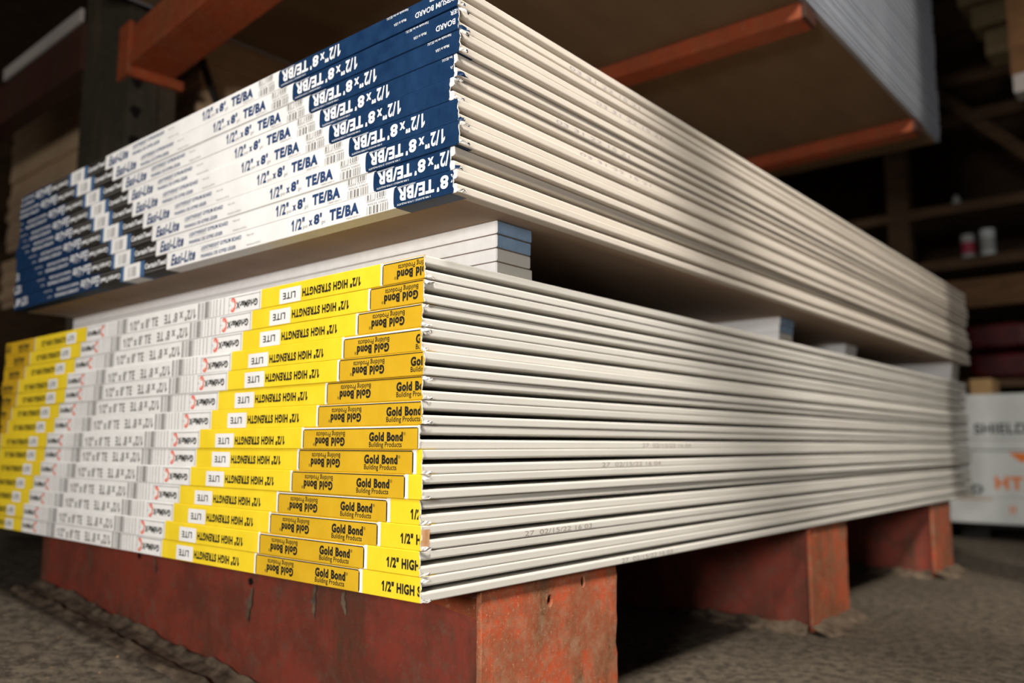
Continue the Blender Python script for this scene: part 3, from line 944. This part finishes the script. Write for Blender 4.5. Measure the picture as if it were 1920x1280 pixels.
# ------------------------------------------------------------------ pallet rack around the stacks
root = empty('rack_upright', (0, 0, 0), 'dark green perforated steel rack upright behind the blue-labelled stack', 'rack upright')
mb = MB()
mb.box(-1.62, -1.345, 0.262, 0.272, 0, 3.2, 'green_paint')
mb.box(-1.355, -1.345, 0.272, 0.385, 0, 3.2, 'green_paint')
mb.box(-1.62, -1.61, 0.272, 0.385, 0, 3.2, 'green_paint')
mb.box(-1.360, -1.340, 0.325, 0.335, 0, 3.2, 'green_paint')
mb.build('column', root)
for k in range(12):
    mb = MB()
    z = 1.255 - k*0.076 + 0.0
    cy = 0.285
    pts = [(0.020*math.cos(t)*(0.8 if math.sin(t) > 0 else 0.5), 0.016*math.sin(t)) for t in [2*math.pi*q/14 for q in range(14)]]
    mb.add([(-1.3445, cy+a, z+b) for a, b in pts] + [(-1.3455, cy+a, z+b) for a, b in pts],
           [tuple(range(14)), tuple(reversed(range(14, 28)))] + [(q, 14+q, 14+(q+1) % 14, (q+1) % 14) for q in range(14)], 'recess_shade')
    if z < 1.27:
        mb.build('slot', root)
mb = MB(); mb.tube([(-1.395, 0.385, 1.60), (-1.395, 0.66, 1.00)], 0.010, 'strap', 8); mb.build('brace', root)

root = empty('rack_beam', (-1.342, 0.27, 1.275), 'orange steel shelf beam with a grooved face, bolted to the green upright', 'rack beam', None, -0.075)
mb = MB()
mb.box(0.0, 3.0, -0.006, 0.10, 0.012, 0.120, 'orange_paint', 0.004)
mb.box(0.0, 3.0, -0.014, -0.004, 0.012, 0.044, 'orange_paint', 0.003)
mb.box(0.012, 3.0, -0.0085, -0.004, 0.0445, 0.049, 'recess_shade')
mb.build('beam_body', root)
mb = MB(); mb.box(-0.055, 0.012, -0.018, -0.006, -0.012, 0.128, 'orange_paint', 0.002); mb.box(-0.002, 0.010, -0.008, 0.125, -0.012, 0.0125, 'orange_paint', 0.002)
mb.build('end_bracket', root)

for nm, yb, zt in (('nearer', 1.245, 1.407), ('farther', 2.165, 1.407)):
    root = empty('cross_beam', (0, yb, zt), 'orange support bar under the overhead drywall stack, the %s of two' % nm, 'rack beam',
                 'orange bars under the overhead stack', 0.03 if nm == 'nearer' else -0.03)
    mb = MB(); mb.box(-1.45, -0.046, 0.0, 0.075, -0.042, 0.0, 'orange_paint', 0.004); mb.build('bar', root)
    mb = MB(); mb.box(-0.046, -0.036, 0.002, 0.073, -0.040, -0.002, 'dark_red_paint', 0.001); mb.build('end_cap', root)

# drywall on the overhead shelf
SX, SY, SZ = -0.032, 0.022, 1.4085
hsb = 0.0257
rs = random.Random(31)
NSH = 24
for k in range(NSH):
    root = empty('drywall_bundle', (SX + rs.uniform(-.0015, .0015), SY + rs.uniform(-.002, .002), SZ + k*hsb),
                 'grey-edged drywall, %s bundle from the bottom of the overhead shelf stack' % ('lowest' if k == 0 else ORD[k]) if k else
                 'grey-edged drywall, lowest bundle of the overhead shelf stack', 'drywall',
                 'grey-edged drywall bundles on the overhead shelf', rs.uniform(-.0005, .0005))
    put_boards(root, hsb, ME_SHELF, ME_SHELF)

# ------------------------------------------------------------------ neighbouring bay on the left
root = empty('rack_beam', (-3.2, 0.25, 1.36), 'dark maroon shelf beam left of the green upright, pale strip on top', 'rack beam')
mb = MB(); mb.box(-1.2, 1.59, 0.0, 0.06, 0.0, 0.135, 'dark_red_paint', 0.003); mb.build('beam_body', root)
mb = MB(); mb.box(1.03, 1.60, -0.012, -0.002, 0.128, 0.165, 'pale_metal', 0.002); mb.build('label_strip', root)

def far_bundle(name, w, d, h, mat):
    mb = MB()
    for k in range(2):
        z0 = k*h/2 + 0.0006
        z1 = (k+1)*h/2 - 0.0006
        mb.box(-w, 0, 0, d, z0, z1, mat, 0.0012)
    return mb.mesh(name)
def far_stack(x, y, z, n, w, d, h, mat, text, grp, seed):
    r = random.Random(seed)
    me = far_bundle('board_bundle', w, d, h, mat)
    for k in range(n):
        o = obj('board_bundle', me, None, (x + r.uniform(-.006, .006), y + r.uniform(-.006, .006), z + k*h))
        pos = 'lowest' if k == 0 else ('topmost' if k == n-1 else ORD[k] + ' lowest')
        tag(o, text % pos, 'board bundle', grp)
def supports(xs, y0, y1, z1, what):
    for i, x in enumerate(xs):
        mb = MB(); mb.box(x-.05, x+.05, y0, y1, 0, z1, 'timber', 0.003)
        tag(mb.build('timber_bearer'), '%s dark timber bearer under %s' % (('left-hand', 'middle', 'right-hand')[i], what), 'bearer')
far_stack(-1.44, 0.50, 1.093, 20, 1.42, 2.4, 0.0300, 'tan_board', 'tan board bundle, %s in the high stack behind the green upright', 'tan boards in the high left stack', 1)
far_stack(-1.46, 0.50, 0.875, 6, 1.42, 2.4, 0.0300, 'tan_board', 'tan board bundle, %s in the short stack below the high tan one', 'tan boards in the short left stack', 2)
for i, x in enumerate((-2.70, -1.62)):
    mb = MB(); mb.box(x-.05, x+.05, 0.52, 2.8, 0.875+6*0.03+.0004, 1.0928, 'timber', 0.002)
    tag(mb.build('timber_bearer'), '%s dark timber bearer between the two tan board stacks' % ('left-hand', 'right-hand')[i], 'bearer')
supports((-2.72, -1.60), 0.75, 2.8, 0.874, 'the short tan board stack')

added_post = MB()
added_post.box(0.32, 0.40, 1.90, 2.075, 0, 4.2, 'timber', 0.004)  # unseen post, added to throw the shadow band across the stacks' far ends
struct(added_post.build('added_shadow_pillar'))

# ------------------------------------------------------------------ right-hand background
root = empty('timber_shelving', (0, 4.6, 0), 'dark timber shelving along the back of the aisle', 'shelving')
mb = MB(); mb.box(-1.9, 1.4, 0, 0.5, 1.70, 1.755, 'timber'); mb.build('shelf_board', root)
mb = MB(); mb.box(-1.9, 1.4, 0, 0.5, 1.375, 1.432, 'timber'); mb.build('shelf_board', root)
mb = MB(); mb.box(-1.9, 1.4, -0.05, 0.5, 1.135, 1.293, 'timber_rail'); mb.build('rail', root)
for x in (-1.75, -0.76, 0.9):
    mb = MB(); mb.box(x-.06, x+.06, 0.02, 0.12, 0, 3.2, 'timber'); mb.build('post', root)
mb = MB(); mb.box(-1.9, 1.4, 0.0, 0.10, 2.22, 2.29, 'timber'); mb.build('rail', root)
mb = MB(); mb.box(-1.9, 1.4, 0.0, 0.10, 2.46, 2.53, 'timber'); mb.build('rail', root)
mb = MB(); mb.box(-1.9, 1.4, 0.0, 0.10, 2.79, 2.85, 'timber'); mb.build('rail', root)
mb = MB(); mb.tube([(-0.80, -0.03, 2.75), (0.25, -0.03, 1.62)], 0.045, 'timber', 4); mb.build('brace', root)

for k, (z0, z1) in enumerate(((2.83, 2.95), (2.68, 2.80), (2.50, 2.64))):
    mb = MB(); mb.box(-0.32+0.06*k, 0.9, 4.40, 4.59, z0, z1, 'timber_pale', 0.004)
    o = mb.build('plank')
    tag(o, 'pale timber plank high on the right, %s of three' % ('top', 'middle', 'bottom')[k], 'plank', 'pale planks high on the right')

root = empty('wall_post', (0.113, 3.0, 1.72), 'orange-brown timber post hanging down at the top right', 'post')
mb = MB(); mb.box(0.0, 0.12, 0, 0.10, 0.075, 2.4, 'timber_mid', 0.004); mb.build('timber', root)
mb = MB(); mb.box(0.006, 0.125, -0.008, 0.10, 0.0, 0.075, 'pale_metal', 0.006); mb.build('foot_bracket', root)

def can(x, z, r, h, body, band, label):
    root = empty('paint_can', (x, 4.72, z), label, 'can')
    mb = MB(); mb.lathe([(r*.96, 0), (r, .004), (r, h-.006), (r*.95, h-.004)], body, 28); mb.build('body', root)
    mb = MB(); mb.lathe([(r*.99, h-.006), (r*1.02, h-.003), (r*1.02, h+.002), (r*.9, h+.002), (r*.88, h-.001)], body, 28); mb.build('lid', root)
    mb = MB(); mb.lathe([(r*1.004, h*.25), (r*1.006, h*.26), (r*1.006, h*.7), (r*1.004, h*.71)], band, 28); mb.build('paper_label', root)
can(-0.415, 1.4325, 0.037, 0.150, 'can_grey', 'can_red', 'grey can with a red label on the dark shelf, left of the white can')
can(-0.312, 1.4325, 0.040, 0.165, 'can_white', 'can_grey', 'white can standing on the dark shelf, right of the red-labelled can')
mb = MB(); mb.lathe([(0.022, 0), (0.024, .01), (0.024, .05), (0.014, .062), (0.014, .075)], 'can_grey', 16)
o = mb.build('bottle', None, (-0.46, 4.72, 1.7553)); tag(o, 'small pale bottle on the upper dark shelf at the right', 'bottle')

rs = random.Random(8)
for k, (x, z, nm) in enumerate(((-0.22, 0.93, 'upper left'), (0.12, 0.93, 'upper right'), (-0.20, 0.775, 'lower left'), (0.14, 0.775, 'lower right'))):
    bm = bmesh.new()
    bmesh.ops.create_cube(bm, size=1)
    bmesh.ops.subdivide_edges(bm, edges=bm.edges[:], cuts=6, use_grid_fill=True)
    for v in bm.verts:
        c = v.co*2
        q = 1 - 0.16*(c.x**4 + c.y**4)
        v.co = Vector((c.x*0.155*(1-.06*abs(c.z)), c.y*0.2, c.z*0.070*q + rs.uniform(-.004, .004)))
    me = bpy.data.meshes.new('sack')
    bm.to_mesh(me); bm.free()
    me.materials.append(MAT['red_sack'])
    for p in me.polygons:
        p.use_smooth = True
    o = obj('sack', me, None, (x, 4.45, z))
    tag(o, 'dark red plastic sack behind the white packages, %s of four' % nm, 'sack', 'dark red sacks')
mb = MB()
mb.box(-0.45, 0.45, 4.2, 4.55, 0.66, 0.70, 'timber')
o = mb.build('sack_shelf')
mb2 = MB(); mb2.box(-0.44, -0.38, 4.22, 4.53, 0, 0.66, 'timber'); mb2.build('leg', o)
mb2 = MB(); mb2.box(0.38, 0.44, 4.22, 4.53, 0, 0.66, 'timber'); mb2.build('leg', o)
tag(o, 'low dark bench carrying the red sacks', 'bench')

# white printed packages on a dark pallet
PY = 3.10
root = empty('pallet', (0.30, PY, 0), 'black pallet under the white printed packages', 'pallet')
mb = MB(); mb.box(-0.55, 0.75, 0.03, 0.85, 0.045, 0.062, 'black_void'); mb.build('deck', root)
for x in (-0.5, 0.06, 0.62):
    mb = MB(); mb.box(x, x+0.1, 0.06, 0.82, 0.0, 0.045, 'black_void'); mb.build('runner', root)
def package(z0, z1, items, label):
    root = empty('package', (0.30, PY, z0), label, 'package')
    mb = MB()
    mb.box(-0.60, 0.80, 0.0, 0.9, 0.0, z1-z0, 'wrap', 0.006)
    P = Print()
    for it in items:
        it(P)
    lay_print(mb, P, -595, 795, 4, (z1-z0)*1000-4, lambda a, b, lay: (a*.001, -0.0004-0.0002*lay, b*.001))
    mb.build('wrapping', root)
    return root
# x in mm from 0.30
package(0.347, 0.567, [lambda P: P.text('SHIELD', -418, -238, 84, 42, 'dark_ink', False, 0.03),
                       lambda P: P.rect(-600, 800, 40, 44, 'pale_ink')],
        'upper white printed package with dark capital letters, on the black pallet')
package(0.064, 0.345, [lambda P: P.text('HT', -358, -262, 158, 50, 'orange_ink', False, 0.04),
                       lambda P: P.poly([(-306, 274), (-262, 236), (-200, 274)][::1], 'orange_ink'),
                       lambda P: P.text('D', -440, -400, 132, 34, 'dark_ink', False, 0.04),
                       lambda P: P.rect(-600, 800, 104, 106, 'pale_ink'),
                       lambda P: P.rect(-520, -370, 92, 98, 'torn_tan'),
                       lambda P: P.text('H', -314, -294, 58, 34, 'orange_ink', False, 0.02)],
        'lower white printed package with orange letters and arrow, on the black pallet')
mb = MB(); mb.box(-0.185, -0.10, 3.40, 3.55, 0.5675, 0.650, 'card', 0.003)
tag(mb.build('carton'), 'small brown carton standing on the upper white package', 'carton')
